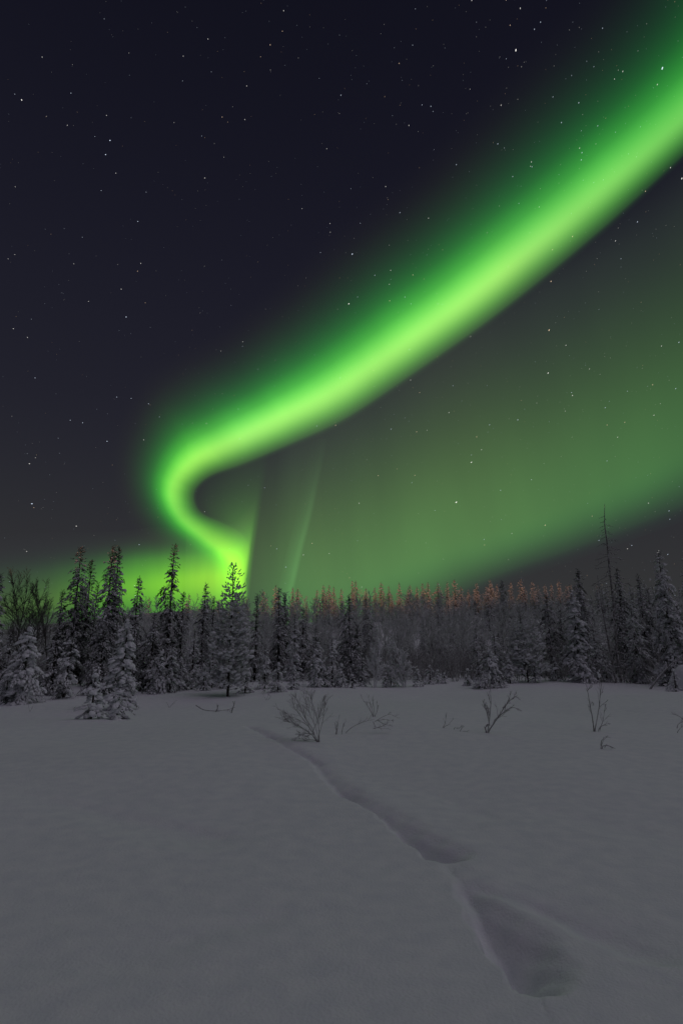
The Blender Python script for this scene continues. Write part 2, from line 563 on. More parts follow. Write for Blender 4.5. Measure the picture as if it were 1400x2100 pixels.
def track(x, y):
    z = np.zeros_like(x)
    wob = .03 * np.sin(9 * x + 4 * y) + .025 * np.sin(17 * y - 6 * x + 1) + .012 * np.sin(41 * x + 23 * y)

    def dent(pts, rad, dep, wall, rim=.02, tilt=0.0):
        nonlocal z
        best = np.full_like(x, 1e9)
        bt = np.zeros_like(x)
        sd = np.zeros_like(x)
        k = len(pts) - 1
        for i in range(k):
            d, t, s = seg_dist(x, y, pts[i], pts[i + 1])
            r = rad[i] + (rad[i + 1] - rad[i]) * t
            e = d - r
            w = e < best
            bt = np.where(w, (i + t) / k, bt)
            sd = np.where(w, s, sd)
            best = np.where(w, e, best)
        best = best + wob * .6
        wall = wall * (1.0 - .62 * np.tanh(sd / .07))
        dd = np.interp(bt, np.linspace(0, 1, len(dep)), dep)
        z -= .86 * dd * (1 - smooth(-wall, wall * .25, best))
        z += rim * np.exp(-((best - wall * .5) / (wall * .5)) ** 2) * (sd < 0)

    dent([flat(512, 1504), flat(560, 1532)], [.11, .13], [.08, .13], .20, .008)
    dent([flat(545, 1526), flat(600, 1550), flat(655, 1574)], [.05, .10, .08], [.05, .09, .08], .20, .006)
    dent([flat(640, 1566), flat(672, 1595), flat(715, 1634)], [.06, .11, .14], [.05, .09, .13], .20, .006)
    dent([flat(700, 1622), flat(790, 1668), flat(850, 1712), flat(915, 1752)], [.12, .13, .16, .165], [.12, .13, .19, .24], .20, .006)
    dent([flat(890, 1745), flat(940, 1795), flat(985, 1850)], [.06, .05, .08], [.03, .03, .05], .22, .004)
    dent([flat(945, 1805), flat(980, 1850), flat(1035, 1910), flat(1072, 1965), flat(1092, 2008)], [.04, .10, .185, .18, .12], [.04, .13, .25, .33, .33], .22, .006)
    dent([flat(985, 1815), flat(1110, 1850), flat(1300, 1920)], [.08, .16, .26], [.08, .10, .06], .36, 0)
    dent([flat(840, 1600), flat(1000, 1660)], [.2, .4], [.01, .025], .9, 0)
    dent([flat(1150, 1660), flat(1500, 1720)], [.4, .8], [.02, .03], 1.4, 0)
    dent([flat(60, 1640), flat(420, 1700)], [.3, .6], [.03, .05], 1.2, 0)
    dent([flat(250, 1950), flat(520, 1880)], [.3, .2], [.02, .03], .8, 0)
    # lumps where the crust broke
    return z


rr = np.concatenate([np.linspace(.4, 1.8, 14, endpoint=False), 1.8 * 1.0078 ** np.arange(0, 330)])
rr = np.concatenate([rr, np.geomspace(rr[-1] * 1.02, 180, 75), np.geomspace(200, 3500, 14)])
th = np.concatenate([np.radians(np.arange(-42, 42, .17)), np.radians(np.arange(42, 318, 2.4))])
RR, TH = np.meshgrid(rr, th, indexing='ij')
GX, GY = RR * np.sin(TH), RR * np.cos(TH)
GZ = ground(GX, GY)
fine = (RR < 16) & (np.abs(GX) < GY * .95)
tz = track(np.where(fine, GX, 0), np.where(fine, GY, 500.))
GZ = GZ + np.where(fine, tz, 0)
NR, NT = RR.shape
idx = np.arange(NR * NT).reshape(NR, NT)
nx_ = np.roll(idx, -1, axis=1)
q = np.stack([idx[:-1], nx_[:-1], nx_[1:], idx[1:]], -1).reshape(-1, 4)
gv = np.stack([GX, GY, GZ], -1).reshape(-1, 3)
tri = np.concatenate([q[:, [0, 2, 1]], q[:, [0, 3, 2]]])
fan = np.stack([np.full(NT, len(gv)), idx[0], nx_[0]], 1)[:, [0, 2, 1]]
gm = MB()
gm.add(np.concatenate([gv, [[0, 0, float(ground(0, 0))]]]), np.concatenate([tri, fan]))
link('snow_field', gm.mesh('snow_field', M_GROUND, True), kind='structure')


# ------------------------------------------------------------------ conifers
def diamond(p, d, up, l, w):
    """A small drooping spray: two triangles folded along the middle."""
    s = np.cross(d, up)
    s = s / max(np.linalg.norm(s), 1e-6)
    return [p, p + d * l * .5 + s * w - up * w * .25, p + d * l, p + d * l * .5 - s * w - up * w * .25], [(0, 1, 2), (0, 2, 3)]


def spray_template(seed, n=18, cap=.5, hang=7):
    r = np.random.default_rng(seed)
    V, Fc, SVv, SFf = [], [], [], []

    def put(L, F_, v, f):
        k = len(L)
        L.extend(v)
        F_.extend([(a + k, b + k, c + k) for a, b, c in f])
    for i in range(n):
        x = .12 + .88 * (i + r.random()) / n
        s = 1 if i % 2 else -1
        ang = r.uniform(.5, 1.25)
        d = np.array([math.cos(ang), s * math.sin(ang), r.uniform(-.45, .1)])
        if i >= n - 2:
            d = np.array([1, s * .2, -.1])
        d /= np.linalg.norm(d)
        l = r.uniform(.20, .34) * (1.15 - .45 * x)
        w = l * r.uniform(.24, .38)
        p = np.array([x, s * r.uniform(0, .12) * (1.3 - x), r.uniform(-.06, .05)])
        up = np.array([r.uniform(-.3, .3), r.uniform(-.3, .3), 1.0])
        put(V, Fc, *diamond(p, d, up, l, w))
        if r.random() < cap:
            c = p + d * l * .5 + np.array([0, 0, .02])
            e = np.cross(d, [0, 0, 1.])
            e /= np.linalg.norm(e)
            a, b = l * r.uniform(.3, .46), w * r.uniform(.7, 1.1)
            q_ = [c - d * a, c + e * b, c + d * a, c - e * b, c + np.array([0, 0, .035 + .25 * w])]
            put(SVv, SFf, q_, [(0, 1, 4), (1, 2, 4), (2, 3, 4), (3, 0, 4)])
    for i in range(hang):
        x = r.uniform(.25, .95)
        d = np.array([r.uniform(-.2, .5), r.uniform(-.5, .5), -1.0])
        d /= np.linalg.norm(d)
        l = r.uniform(.14, .26)
        put(V, Fc, *diamond(np.array([x, r.uniform(-.16, .16), 0]), d, np.array([r.uniform(-1, 1), r.uniform(-1, 1), .1]), l, l * .32))
    return (np.array(V), np.array(Fc)), (np.array(SVv).reshape(-1, 3), np.array(SFf, int).reshape(-1, 3))


def lump_template(seed, sub):
    """One rounded clump of snow of radius about 1, flat below."""
    r = np.random.default_rng(seed)
    v, f = sub
    v = v * (1 + .13 * sum(np.sin(2.4 * v @ q_ + r.uniform(0, 6)) for q_ in r.normal(size=(4, 3))))[:, None]
    v[:, 2] = np.where(v[:, 2] < 0, v[:, 2] * .5, v[:, 2])
    return v * np.array([1.25, 1.0, .82]), f


def tuft_template(seed, n=70):
    """Upturned pine shoot end: needles in a brush, with a dab of snow."""
    r = np.random.default_rng(seed)
    V, Fc = [], []
    for i in range(n):
        x = r.uniform(.45, 1.0)
        a = r.uniform(0, 6.28)
        d = np.array([.75, math.cos(a) * .75, math.sin(a) * .75 + .25])
        d /= np.linalg.norm(d)
        l = r.uniform(.26, .46)
        e = np.cross(d, r.normal(size=3))
        e /= np.linalg.norm(e)
        p = np.array([x, 0, 0])
        k = len(V)
        V += [p - e * .07, p + e * .07, p + d * l + e * .01]
        Fc.append((k, k + 1, k + 2))
    return np.array(V), np.array(Fc)


SPRAYS = [spray_template(i, 14, .36, 6) for i in range(8)]
SPRAYS_BARE = [spray_template(40 + i, 15, .22, 6) for i in range(6)]
SPRAYS_FULL = [spray_template(60 + i, 11, .85, 4) for i in range(8)]
SPRAYS_LITE = [spray_template(80 + i, 9, .5, 3) for i in range(6)]
LUMPS = [lump_template(i, ICO1) for i in range(8)]
LUMPS_FINE = [lump_template(20 + i, ICO2) for i in range(6)]
LUMPS_LITE = [lump_template(30 + i, ICO0) for i in range(8)]
TUFTS = [tuft_template(i) for i in range(6)]


def place(mb, templates, base, az, L, W, lift, droop, r, T=None, roll=None):
    T = W if T is None else T
    pick = r.integers(0, len(templates), len(base))
    for k, (tv, tf) in enumerate(templates):
        s = np.nonzero(pick == k)[0]
        if not len(s) or not len(tv):
            continue
        x, y, z = tv[:, 0][None], tv[:, 1][None], tv[:, 2][None]
        l, w = L[s][:, None], W[s][:, None]
        t = T[s][:, None]
        X = x * l
        Y = y * w
        Z = z * t + lift[s][:, None] * X - droop[s][:, None] * x * x * l
        if roll is not None:
            Y = Y + roll[s][:, None] * x * x * l
        c, sn = np.cos(az[s])[:, None], np.sin(az[s])[:, None]
        v = np.stack([X * c - Y * sn, X * sn + Y * c, Z], -1) + base[s][:, None]
        mb.add(v, tf[None] + (np.arange(len(s)) * len(tv))[:, None, None])


def conifer_meshes(H, R, seed, style='dark', near=False, lean=(0, 0)):
    """(trunk, needles, snow) meshes of one conifer of height H and crown radius R."""
    r = np.random.default_rng(seed)
    S = dict(dark=dict(gap=.030, clear=.04, lift=(-.1, .2), droop=(.3, .75), prof=.66, lump=.9, size=(.035, .07), irr=.34, spr=SPRAYS),
             bare=dict(gap=.028, clear=.07, lift=(-.1, .2), droop=(.3, .7), prof=.60, lump=.4, size=(.03, .06), irr=.45, spr=SPRAYS_BARE),
             snowy=dict(gap=.042, clear=.03, lift=(-.2, .15), droop=(.35, .9), prof=.72, lump=2.6, size=(.04, .095), irr=.36, spr=SPRAYS_FULL),
             laden=dict(gap=.034, clear=.0, lift=(-.25, .1), droop=(.3, .75), prof=.60, lump=4.0, size=(.04, .105), irr=.5, spr=SPRAYS_FULL),
             pine=dict(gap=.027, clear=.04, lift=(-.05, .45), droop=(-.35, .15), prof=.85, lump=0, size=(.05, .09), irr=.3, spr=None),
             far=dict(gap=.042, clear=.04, lift=(-.1, .15), droop=(.2, .6), prof=.72, lump=.8, size=(.05, .1), irr=.35, spr=SPRAYS_LITE))[style]
    n = int(H * (1 - S['clear']) / S['gap'])
    z = S['clear'] * H + (H * .985 - S['clear'] * H) * ((np.arange(n) + r.random(n)) / n) ** .95
    t = z / H
    az = np.arange(n) * 2.399963 + r.normal(0, .5, n)
    env = np.sin(np.pi * np.clip(t / .22, 0, .5)) * .35 + .65
    prof = np.clip(1 - t, 0, 1) ** S['prof'] * env
    ph = r.uniform(0, 6.28, 8)
    irr = sum(np.sin((4 + 4.3 * i) * t + (i % 3 + 1) * az + ph[i]) for i in range(5)) / 2.6
    L = (.80 if style in ('laden', 'snowy') else 1.3 if style == 'pine' else .95) * R * prof * (1 + S['irr'] * irr) * r.uniform(.6, 1.2, n) + .05 + .012 * H * (1 - t) ** .2
    if style == 'bare':
        L *= np.where(r.random(n) < .15, .3, 1)
    lx, ly = lean
    bend = np.sin(t * 3.1 + r.uniform(0, 6)) * .012 * H * r.uniform(.2, 1)
    base = np.stack([lx * t ** 1.2 + bend * t, ly * t + bend * .3 * t, z], 1)
    lift = r.uniform(*S['lift'], n) + np.where(t > .85, .35, 0) * (style != 'laden')
    droop = r.uniform(*S['droop'], n) * np.where(t > .88, .4, 1)
    roll = r.normal(0, .15, n)

    def along(i, f):
        x, y = L[i] * f, roll[i] * L[i] * f * f
        return base[i] + np.stack([x * np.cos(az[i]) - y * np.sin(az[i]), x * np.sin(az[i]) + y * np.cos(az[i]), lift[i] * x - droop[i] * f * x], 1)
    trunk, need, snow = MB(), MB(), MB()
    tt = np.linspace(0, 1, 9)
    tp = np.stack([lx * tt ** 1.2 + np.interp(tt, t, bend * t), ly * tt + .3 * np.interp(tt, t, bend * t), tt * H], 1)
    tp[0, 2] = -.3
    polytube(trunk, tp, ((.0085 if style != 'pine' else .006) * H + .016) * (1 - tt) ** .8 + .008, 7)
    lt = LUMPS_FINE if near and style == 'laden' else LUMPS if near else LUMPS_LITE
    if style == 'pine':
        tubes(trunk, base, along(np.arange(n), np.full(n, .8)), .010 + .008 * L, .007, 3)
        m = np.clip(np.ceil(L / .085), 2, 9).astype(int)
        i = np.repeat(np.arange(n), m)
        f = np.clip(r.uniform(.15, 1.0, len(i)) ** .75, 0, 1)
        first = np.concatenate([[0], np.cumsum(m)[:-1]])
        f[first] = .95
        p = along(i, f)
        a2 = az[i] + r.uniform(-1.2, 1.2, len(i)) * (f < .94)
        p += np.stack([np.cos(a2), np.sin(a2), np.zeros(len(i))], 1) * r.uniform(0, .12, len(i))[:, None]
        l = r.uniform(.15, .24, len(i)) * np.clip(.34 + 1.1 * (1 - t[i]), .38, 1)
        up = r.uniform(.2, 1.5, len(i))
        zero = np.zeros(len(i))
        place(need, TUFTS, p, a2, l, l * 1.1, up, zero, r)
        s = r.random(len(i)) < np.where(t[i] > .82, .2, .95)
        sz = l[s] * r.uniform(.26, .42, s.sum())
        place(snow, LUMPS, p[s] + np.stack([np.cos(a2[s]), np.sin(a2[s]), up[s]], 1) * (l[s] * .6)[:, None], a2[s], sz, sz, zero[s] + .3, zero[s], r, sz)
        q_ = 16
        zz = np.full(q_, H) - r.uniform(0, .5, q_) * .10 * H
        bb = np.stack([np.full(q_, lx), np.full(q_, ly), zz], 1)
        place(need, TUFTS, bb, r.uniform(0, 6.28, q_), np.full(q_, .11), np.full(q_, .11), r.uniform(.9, 1.6, q_), np.zeros(q_), r)
    else:
        pairs = S['spr']
        m = np.clip(np.ceil(L / .27), 1, 5).astype(int)
        i = np.repeat(np.arange(n), m)
        j = np.concatenate([np.arange(k) for k in m])
        f = (j + r.uniform(.1, .7, len(i))) / m[i] * .85
        f = np.where(m[i] == 1, 0, f)
        l = np.where(m[i] == 1, L[i], np.clip(.55 * L[i], .16, .36) * r.uniform(.75, 1.25, len(i)))
        a2 = az[i] + np.where(j < m[i] - 1, r.choice([-1, 1], len(i)) * r.uniform(.2, 1.1, len(i)), r.normal(0, .15, len(i)))
        lf = lift[i] - 2 * droop[i] * f + r.normal(0, .15, len(i))
        dr = droop[i] * .6
        W = l * r.uniform(.85, 1.3, len(i)) + .03
        p = along(i, f)
        st = r.bit_generator.state
        place(need, [q_[0] for q_ in pairs], p, a2, l, W, lf, dr, r)
        r.bit_generator.state = st
        place(snow, [q_[1] for q_ in pairs], p, a2, l, W, lf, dr, r)
        k = r.poisson(S['lump'] * np.clip(L / .35, .35, 2.2) * r.uniform(.2, 1.8, n))
        if near:
            k = k + (style == 'laden')
        i = np.repeat(np.arange(n), k)
        if len(i):
            f = r.uniform(.2, 1.02, len(i)) ** .7
            sz = r.uniform(*S['size'], len(i)) * np.clip(.55 + H / 9, .7, 1.15) * np.clip(L[i] / .22, .45, 1) * np.where(t[i] > .9, .7, 1)
            p = along(i, f)
            off = r.normal(0, .22, len(i)) * L[i]
            p += np.stack([-np.sin(az[i]) * off, np.cos(az[i]) * off, -np.abs(off) * .5 + sz * .35], 1)
            place(snow, lt, p, az[i] + r.normal(0, .5, len(i)), sz * r.uniform(.85, 1.25, len(i)), sz, np.clip(lift[i] - 1.6 * droop[i] * f, -.45, .4), np.zeros(len(i)), r, sz)
        q_ = 12
        zz = H - r.uniform(0, 1, q_) * .09 * H
        bb = np.stack([lx * (zz / H) ** 1.2, ly * zz / H, zz], 1)
        lq = np.full(q_, .05 + .016 * H)
        place(need, [q2[0] for q2 in pairs], bb, r.uniform(0, 6.28, q_), lq, lq, r.uniform(.2, 1.2, q_), np.zeros(q_), r)
        if style == 'laden':
            sz = r.uniform(.035, .07, q_)
            place(snow, lt, bb, r.uniform(0, 6.28, q_), sz, sz, np.zeros(q_), np.zeros(q_), r, sz)
    nm = {'snowy': M_RIME, 'laden': M_RIME, 'pine': M_PINE, 'far': M_FAR}.get(style, M_NEEDLE)
    return trunk.mesh('trunk', M_BARK), need.mesh('crown', nm), snow.mesh('snow_load', M_SNOW, True)


def put_tree(name, meshes, label, cat, loc, rz=0.0, scale=1.0, group=None):
    t = thing(name, label, cat, loc, rz, group)
    t.scale = (scale if np.isscalar(scale) else scale[0],) * 2 + ((scale if np.isscalar(scale) else scale[1]),)
    for nm, me in zip(('trunk', 'crown', 'snow_load'), meshes):
        if me is not None:
            link(nm, me, t, kind='stuff') if nm == 'snow_load' else link(nm, me, t)
    return t


def spot(px, ytop, where):
    """Base point and height of a tree from its top in the picture and its distance (or the row its foot shows at)."""
    if where > 200:
        Y = hit(px, where)[1]
    else:
        Y = float(where)
    d = ray(px, ytop)
    t = Y / d[1]
    x, zt = d[0] * t, EYE + d[2] * t
    zb = float(ground(x, Y))
    return x, Y, zb, zt - zb, t


def crest(x, Y, py):
    """Tallest a tree at (x, Y) grows before it overtops the ridge as the field sees it."""
    if x / Y < -.42:
        py += 20
    b = (1050.0 - py) / F_PX
    return max(2.2, EYE + (SP + b * CP) / (CP - b * SP) * Y - float(ground(x, Y)))


EDGE = [
    # style, x, y of tip, foot row or distance, half width in px, label
    ('dark', 2, 1176, 24, 26, 'tall dark spruce cut by the left edge of the picture'),
    ('dark', 131, 1212, 27, 22, 'slim snow-dusted spruce just left of the tall pair beside the bare birches'),
    ('bare', 168, 1121, 27, 33, 'tallest spire of the left spruce pair, its tip tinged orange'),
    ('bare', 190, 1148, 28, 26, 'shorter spire of the left spruce pair, close behind the tallest'),
    ('bare', 201, 1197, 31, 14, 'thin small spruce between the left pair and the double-topped spruce'),
    ('dark', 234, 1118, 26, 32, 'broad dark double-topped spruce with orange tips, its left stem'),
    ('dark', 245, 1124, 26.3, 32, 'broad dark double-topped spruce with orange tips, its right stem'),
    ('dark', 286, 1184, 30, 24, 'dark pointed spruce right of the double-topped spruce against bright green glow'),
    ('bare', 359, 1118, 26, 27, 'tall narrow spruce with a gap below its spire, left of the tall young pine'),
    ('dark', 377, 1214, 28, 20, 'dark spruce tucked against the right side of the tall narrow spruce'),
    ('dark', 318, 1256, 25, 24, 'mid-height dark spruce left of the tall narrow spruce'),
    ('dark', 422, 1197, 29, 20, 'dark spruce spire midway between tall narrow spruce and tall young pine'),
    ('dark', 439, 1229, 30, 18, 'lower dark spruce close beside the young pine, left of it'),
    ('dark', 528, 1219, 29, 15, 'very slender dark spruce right of the tall young pine'),
    ('dark', 574, 1205, 33, 20, 'dark spruce with a thick spire above the small snow-laden fir shapes'),
    ('dark', 584, 1215, 34, 22, 'second dark spruce hard against the thick-spired one, right of the slender spruce'),
    ('dark', 622, 1246, 30, 28, 'snow-flecked spruce behind the largest field bush'),
    ('snowy', 605, 1262, 29, 22, 'grey snow-flecked spruce left of the snow-capped spruce behind the largest bush'),
    ('snowy', 400, 1292, 26, 24, 'grey rimed spruce low in the gap left of the young pine'),
    ('snowy', 440, 1302, 27, 26, 'grey rimed spruce touching the left side of the young pine'),
    ('snowy', 355, 1322, 24, 26, 'grey young spruce in front of the tall narrow spruce trunk'),
    ('laden', 331, 1338, 1421, 34, 'squat snow-plastered spruce below the tall narrow spruce'),
    ('dark', 300, 1300, 26, 26, 'shaded spruce behind the plump snow-covered spruce, right side'),
    ('dark', 215, 1290, 23, 32, 'shaded spruce filling the gap left of the plump snow-covered spruce'),
    ('dark', 120, 1290, 23, 30, 'shaded spruce behind the bent snowy sapling'),
    ('dark', 25, 1300, 23, 36, 'shaded spruce behind the wide-skirted snowy spruce at far left'),
    ('snowy', 462, 1330, 26, 28, 'rimed spruce standing behind the foot of the young pine'),
    ('snowy', 545, 1322, 1412, 30, 'snow-flecked young spruce below the slender dark spruce'),
    ('laden', 571, 1360, 1419, 24, 'small rounded snow-laden spruce at the forest edge right of the young pine'),
    ('dark', 500, 1290, 29, 26, 'shaded spruce right behind the young pine'),
    ('dark', 648, 1285, 31, 24, 'shaded spruce behind the snow-capped spruce near the largest bush'),
    ('laden', 652, 1318, 1409, 28, 'snow-capped spruce at the forest edge above the largest field bush'),
    ('snowy', 681, 1310, 1408, 26, 'paler slim spruce touching the right of the snow-capped spruce'),
    ('dark', 716, 1218, 31, 25, 'dark ragged spruce standing alone at mid edge left of the white birches'),
    ('dark', 733, 1282, 31, 24, 'lower dark spruce merging with the ragged spruce left of the white birches'),
    ('dark', 749, 1226, 44, 20, 'thin dark spruce behind the ragged spruce, on its right'),
    ('snowy', 800, 1352, 1408, 20, 'low snowy spruce between the two white rimed birches'),
    ('snowy', 742, 1350, 1408, 22, 'low snowy spruce at the left foot of the first white birch'),
    ('laden', 880, 1364, 1403, 17, 'small snowy spruce just right of the second white birch'),
    ('laden', 910, 1380, 1401, 13, 'smallest snowy spruce at the edge left of the broad snow-laden spruce'),
    ('laden', 896, 1374, 1402, 12, 'tiny snowy spruce squeezed between two small ones right of white birch'),
    ('snowy', 930, 1250, 60, 17, 'frosted spruce on the slope above the smallest snowy spruce'),
    ('dark', 973, 1230, 58, 15, 'dark spruce on the slope left of the thick dark spire'),
    ('dark', 1029, 1190, 52, 20, 'thick dark spire high on the slope above the broad snow-laden spruce'),
    ('dark', 900, 1240, 66, 16, 'dark spruce on the slope left of the frosted slope spruce'),
    ('dark', 873, 1236, 70, 15, 'dark thin spruce on the slope above the second white birch'),
    ('snowy', 975, 1288, 34, 26, 'grey rimed spruce behind the broad snow-laden spruce, left half'),
    ('snowy', 1012, 1296, 33, 28, 'grey rimed spruce rising straight behind the broad snow-laden spruce'),
    ('laden', 1000, 1332, 1411, 50, 'broad snow-laden spruce, widest of the right forest edge'),
    ('dark', 1118, 1215, 38, 26, 'dark spruce with drooping arms right of the leaning snowy pine'),
    ('dark', 1146, 1250, 40, 22, 'shaded spruce between the drooping-armed spruce and the white column spruce'),
    ('laden', 1135, 1349, 1397, 15, 'small snow-covered spruce alone left of the white column spruce'),
    ('dark', 1183, 1166, 36, 27, 'tall dark spruce with brown spire behind the white column spruce'),
    ('laden', 1172, 1212, 1399, 30, 'white column spruce plastered with snow from tip to foot'),
    ('snowy', 1214, 1284, 1397, 26, 'snowy spruce between the white column spruce and the dead snags'),
    ('dark', 1263, 1168, 38, 26, 'dark spruce directly behind the tall dead snag'),
    ('dark', 1306, 1180, 40, 20, 'dark spruce midway between the tall snag and the open-topped snowy spruce'),
    ('dark', 1326, 1206, 42, 22, 'lower dark spruce left behind the open-topped snowy spruce'),
    ('snowy', 1292, 1236, 33, 36, 'snow-draped spruce with long arms just right of the tall snag'),
    ('snowy', 1349, 1130, 30, 45, 'tall open-topped snowy spruce near the right edge'),
    ('dark', 1385, 1240, 33, 34, 'dark spruce between the open-topped snowy spruce and the right edge'),
    ('snowy', 1402, 1140, 30, 34, 'snowy spruce cut by the right edge of the picture'),
    ('laden', 1379, 1372, 25.8, 14, 'tiny snow-laden spruce in front of the white snow mound'),
    ('laden', 62, 1288, 1441, 44, 'wide-skirted snow-laden spruce at the far left forest edge'),
    ('laden', 20, 1375, 1442, 34, 'low snow-heaped young spruce at the foot of the wide-skirted one'),
    ('laden', 262, 1272, 1456, 34, 'plump tall snow-covered spruce nearest the camera, left of centre'),
    ('laden', 197, 1382, 1474, 32, 'low snow-covered spruce leaning before the plump tall one, its left neighbour'),
    ('laden', 246, 1418, 1475, 32, 'lowest snow-heaped young spruce at the foot of the plump tall one'),
    ('laden', 505, 1368, 1421, 16, 'low snowy spruce just right of the young pine foot'),
    ('laden', 603, 1366, 1414, 17, 'low snow-draped spruce behind the tips of the largest field bush, on its left'),
    ('laden', 700, 1362, 1410, 17, 'low snow-draped spruce between the paler slim spruce and the first white birch'),
    ('laden', 722, 1384, 1411, 12, 'tiny snow-smothered spruce at the left of the first white birch foot'),
    ('laden', 790, 1380, 1410, 13, 'tiny snow-smothered spruce in the gap between the two white birches'),
    ('laden', 855, 1372, 1407, 15, 'low snowy spruce leaning out right below the second white birch'),
    ('laden', 957, 1372, 1406, 14, 'low snowy spruce tucked at the left skirt of the broad snow-laden spruce'),
    ('laden', 1042, 1352, 1402, 18, 'low snowy spruce between the broad snow-laden spruce and the leaning pine'),
    ('laden', 1094, 1362, 1400, 16, 'low snowy spruce right under the leaning pine, on its right side'),
    ('laden', 1208, 1350, 1399, 17, 'low snowy spruce at the right foot of the white column spruce'),
    ('laden', 1238, 1340, 1398, 18, 'snow-plastered young spruce left of the thin dead snag foot'),
    ('laden', 1302, 1345, 1399, 18, 'snow-plastered young spruce right of the tall dead snag foot'),
    ('laden', 1342, 1352, 1402, 17, 'low snow-plastered spruce just left of the leaning log'),
    ('laden', 372, 1350, 1417, 18, 'low snow-plastered spruce right of the squat snow-plastered one'),
    ('laden', 420, 1365, 1416, 15, 'low snowy spruce under the grey rimed pair left of the young pine'),
    ('pine', 479, 1161, 1428, 25, 'tall young pine with candle-like top and bare foot before the forest'),
    ('pine', 1062, 1250, 1399, 34, 'leaning snowy pine with dark trunk right of the broad snow-laden spruce'),
    ('snowy', 152, 1306, 1432, 32, 'bent snowy sapling with drooping arms between two snow-laden spruces'),
]
for i, (style, px, yt, where, hw, label) in enumerate(EDGE):
    x, Y, zb, H, t = spot(px, yt, where)
    R = hw / F_PX * t * 1.02
    lean = (0, 0)
    if px == 1062:
        lean = (-.25, 0)
    if px == 152:
        lean = (.15, 0)
    me = conifer_meshes(H, R, 100 + i, style, Y < 22, lean)
    put_tree('pine_tree' if style == 'pine' else 'spruce_tree', me, label, 'tree', (x - lean[0], Y - lean[1], zb))

# spruces on the ridge and slope
FARM = [conifer_meshes(7.0, .95 + .11 * i, 500 + i, 'far') for i in range(6)]
fr = np.random.default_rng(3)
ridge = [(566, 1202), (600, 1206), (610, 1205), (541, 1212), (663, 1200), (675, 1202), (684, 1200), (722, 1192), (729, 1189), (768, 1205), (781, 1192), (797, 1202), (818, 1192), (836, 1206), (854, 1202), (866, 1197), (877, 1191),
         (897, 1192), (916, 1191), (931, 1190), (944, 1204), (976, 1193), (998, 1200), (1004, 1188), (1018, 1197), (1046, 1193), (1066, 1190), (1074, 1203), (1090, 1192), (1101, 1200), (1116, 1196), (1129, 1196), (1144, 1191),
         (1160, 1200), (1167, 1196), (1222, 1200), (1232, 1204), (1240, 1204), (1290, 1199), (1319, 1193), (1336, 1205), (1345, 1200), (1368, 1202), (1390, 1204), (345, 1238), (388, 1218), (450, 1228), (505, 1225),
         (307, 1222), (650, 1208), (700, 1205), (750, 1204), (840, 1200), (960, 1206), (1255, 1204), (1275, 1206), (1305, 1207)]
RIDGE_LABEL = 'small distant spruce on the far ridge, its tip lit orange'
for i, (px, yt) in enumerate(ridge):
    x, Y, zb, H, t = spot(px, yt + fr.uniform(-2, 3), fr.uniform(98, 128))
    if H < 4:
        x, Y, zb, H, t = spot(px, yt, 110)
    put_tree('spruce_tree', FARM[i % 6], RIDGE_LABEL, 'tree', (x, Y, zb), fr.uniform(0, 6.28), (H / 7 * fr.uniform(.85, 1.15), H / 7), 'orange-tipped spruces along the far ridge')
SLOPE_LABEL = 'small frosted spruce among bare birches on the far wooded slope'
k = 0
for i in range(150):
    Y = fr.uniform(44, 118)
    x = fr.uniform(-.72, .72) * Y
    H = fr.uniform(4.5, 7.5) if x / Y > -.25 else fr.uniform(3.5, 5.2)
    H = min(H, crest(x, Y, fr.uniform(1204, 1236)))
    put_tree('spruce_tree', FARM[i % 6], SLOPE_LABEL, 'tree', (x, Y, float(ground(x, Y))), fr.uniform(0, 6.28), (H / 7 * fr.uniform(.8, 1.15), H / 7), 'frosted spruces on the far slope')


# ------------------------------------------------------------------ birches and shrubs
def grow(r, p, d, L, rad, level, segs, maxlev, kids, spread, gravity, shrink, minr):
    n = 4 if level == 0 else 3 if level < maxlev else 2
    q = p.copy()
    pts = [q.copy()]
    for i in range(n):
        d = d + r.normal(0, .13, 3) + np.array([0, 0, gravity])
        d /= np.linalg.norm(d)
        e = q + d * L / n
        a, b = rad * (1 - .75 * i / n), rad * (1 - .75 * (i + 1) / n)
        segs.append((level, q.copy(), e.copy(), max(a, minr), max(b, minr)))
        q = e
        pts.append(q.copy())
    if level >= maxlev:
        return
    m = kids[level]
    for j in range(m):
        f = .22 + .78 * (j + r.random()) / m
        s = min(int(f * n), n - 1)
        base = pts[s] + (pts[s + 1] - pts[s]) * (f * n - s)
        ax = pts[s + 1] - pts[s]
        ax /= np.linalg.norm(ax)
        side = np.cross(ax, r.normal(size=3))
        side /= np.linalg.norm(side)
        ang = r.uniform(*spread)
        nd = ax * math.cos(ang) + side * math.sin(ang)
        grow(r, base, nd, L * shrink * (1.15 - .55 * f) * r.uniform(.75, 1.2), rad * .5, level + 1, segs, maxlev, kids, spread, gravity, shrink, minr)


def birch_meshes(seed, H, mat, kids=(13, 8, 6), minr=.008, spread=(.4, .9), gravity=.05, shrink=.45, trunk_r=.045, stems=1):
    r = np.random.default_rng(seed)
    segs = []
    for s in range(stems):
        d = np.array([r.normal(0, .12 if stems == 1 else .3), r.normal(0, .12 if stems == 1 else .3), 1.0])
        d /= np.linalg.norm(d)
        grow(r, np.array([0, 0, -.2]), d, H * (1 if s == 0 else r.uniform(.6, .95)), trunk_r, 0, segs, len(kids), kids, spread, gravity, shrink, minr)
    tr, cr = MB(), MB()
    A = [s for s in segs if s[0] == 0]
    B = [s for s in segs if s[0] > 0]
    tubes(tr, [s[1] for s in A], [s[2] for s in A], np.array([s[3] for s in A]), np.array([s[4] for s in A]), 6)
    tubes(cr, [s[1] for s in B], [s[2] for s in B], np.array([s[3] for s in B]), np.array([s[4] for s in B]), 3)
    return tr.mesh('trunk', mat), cr.mesh('crown', mat)


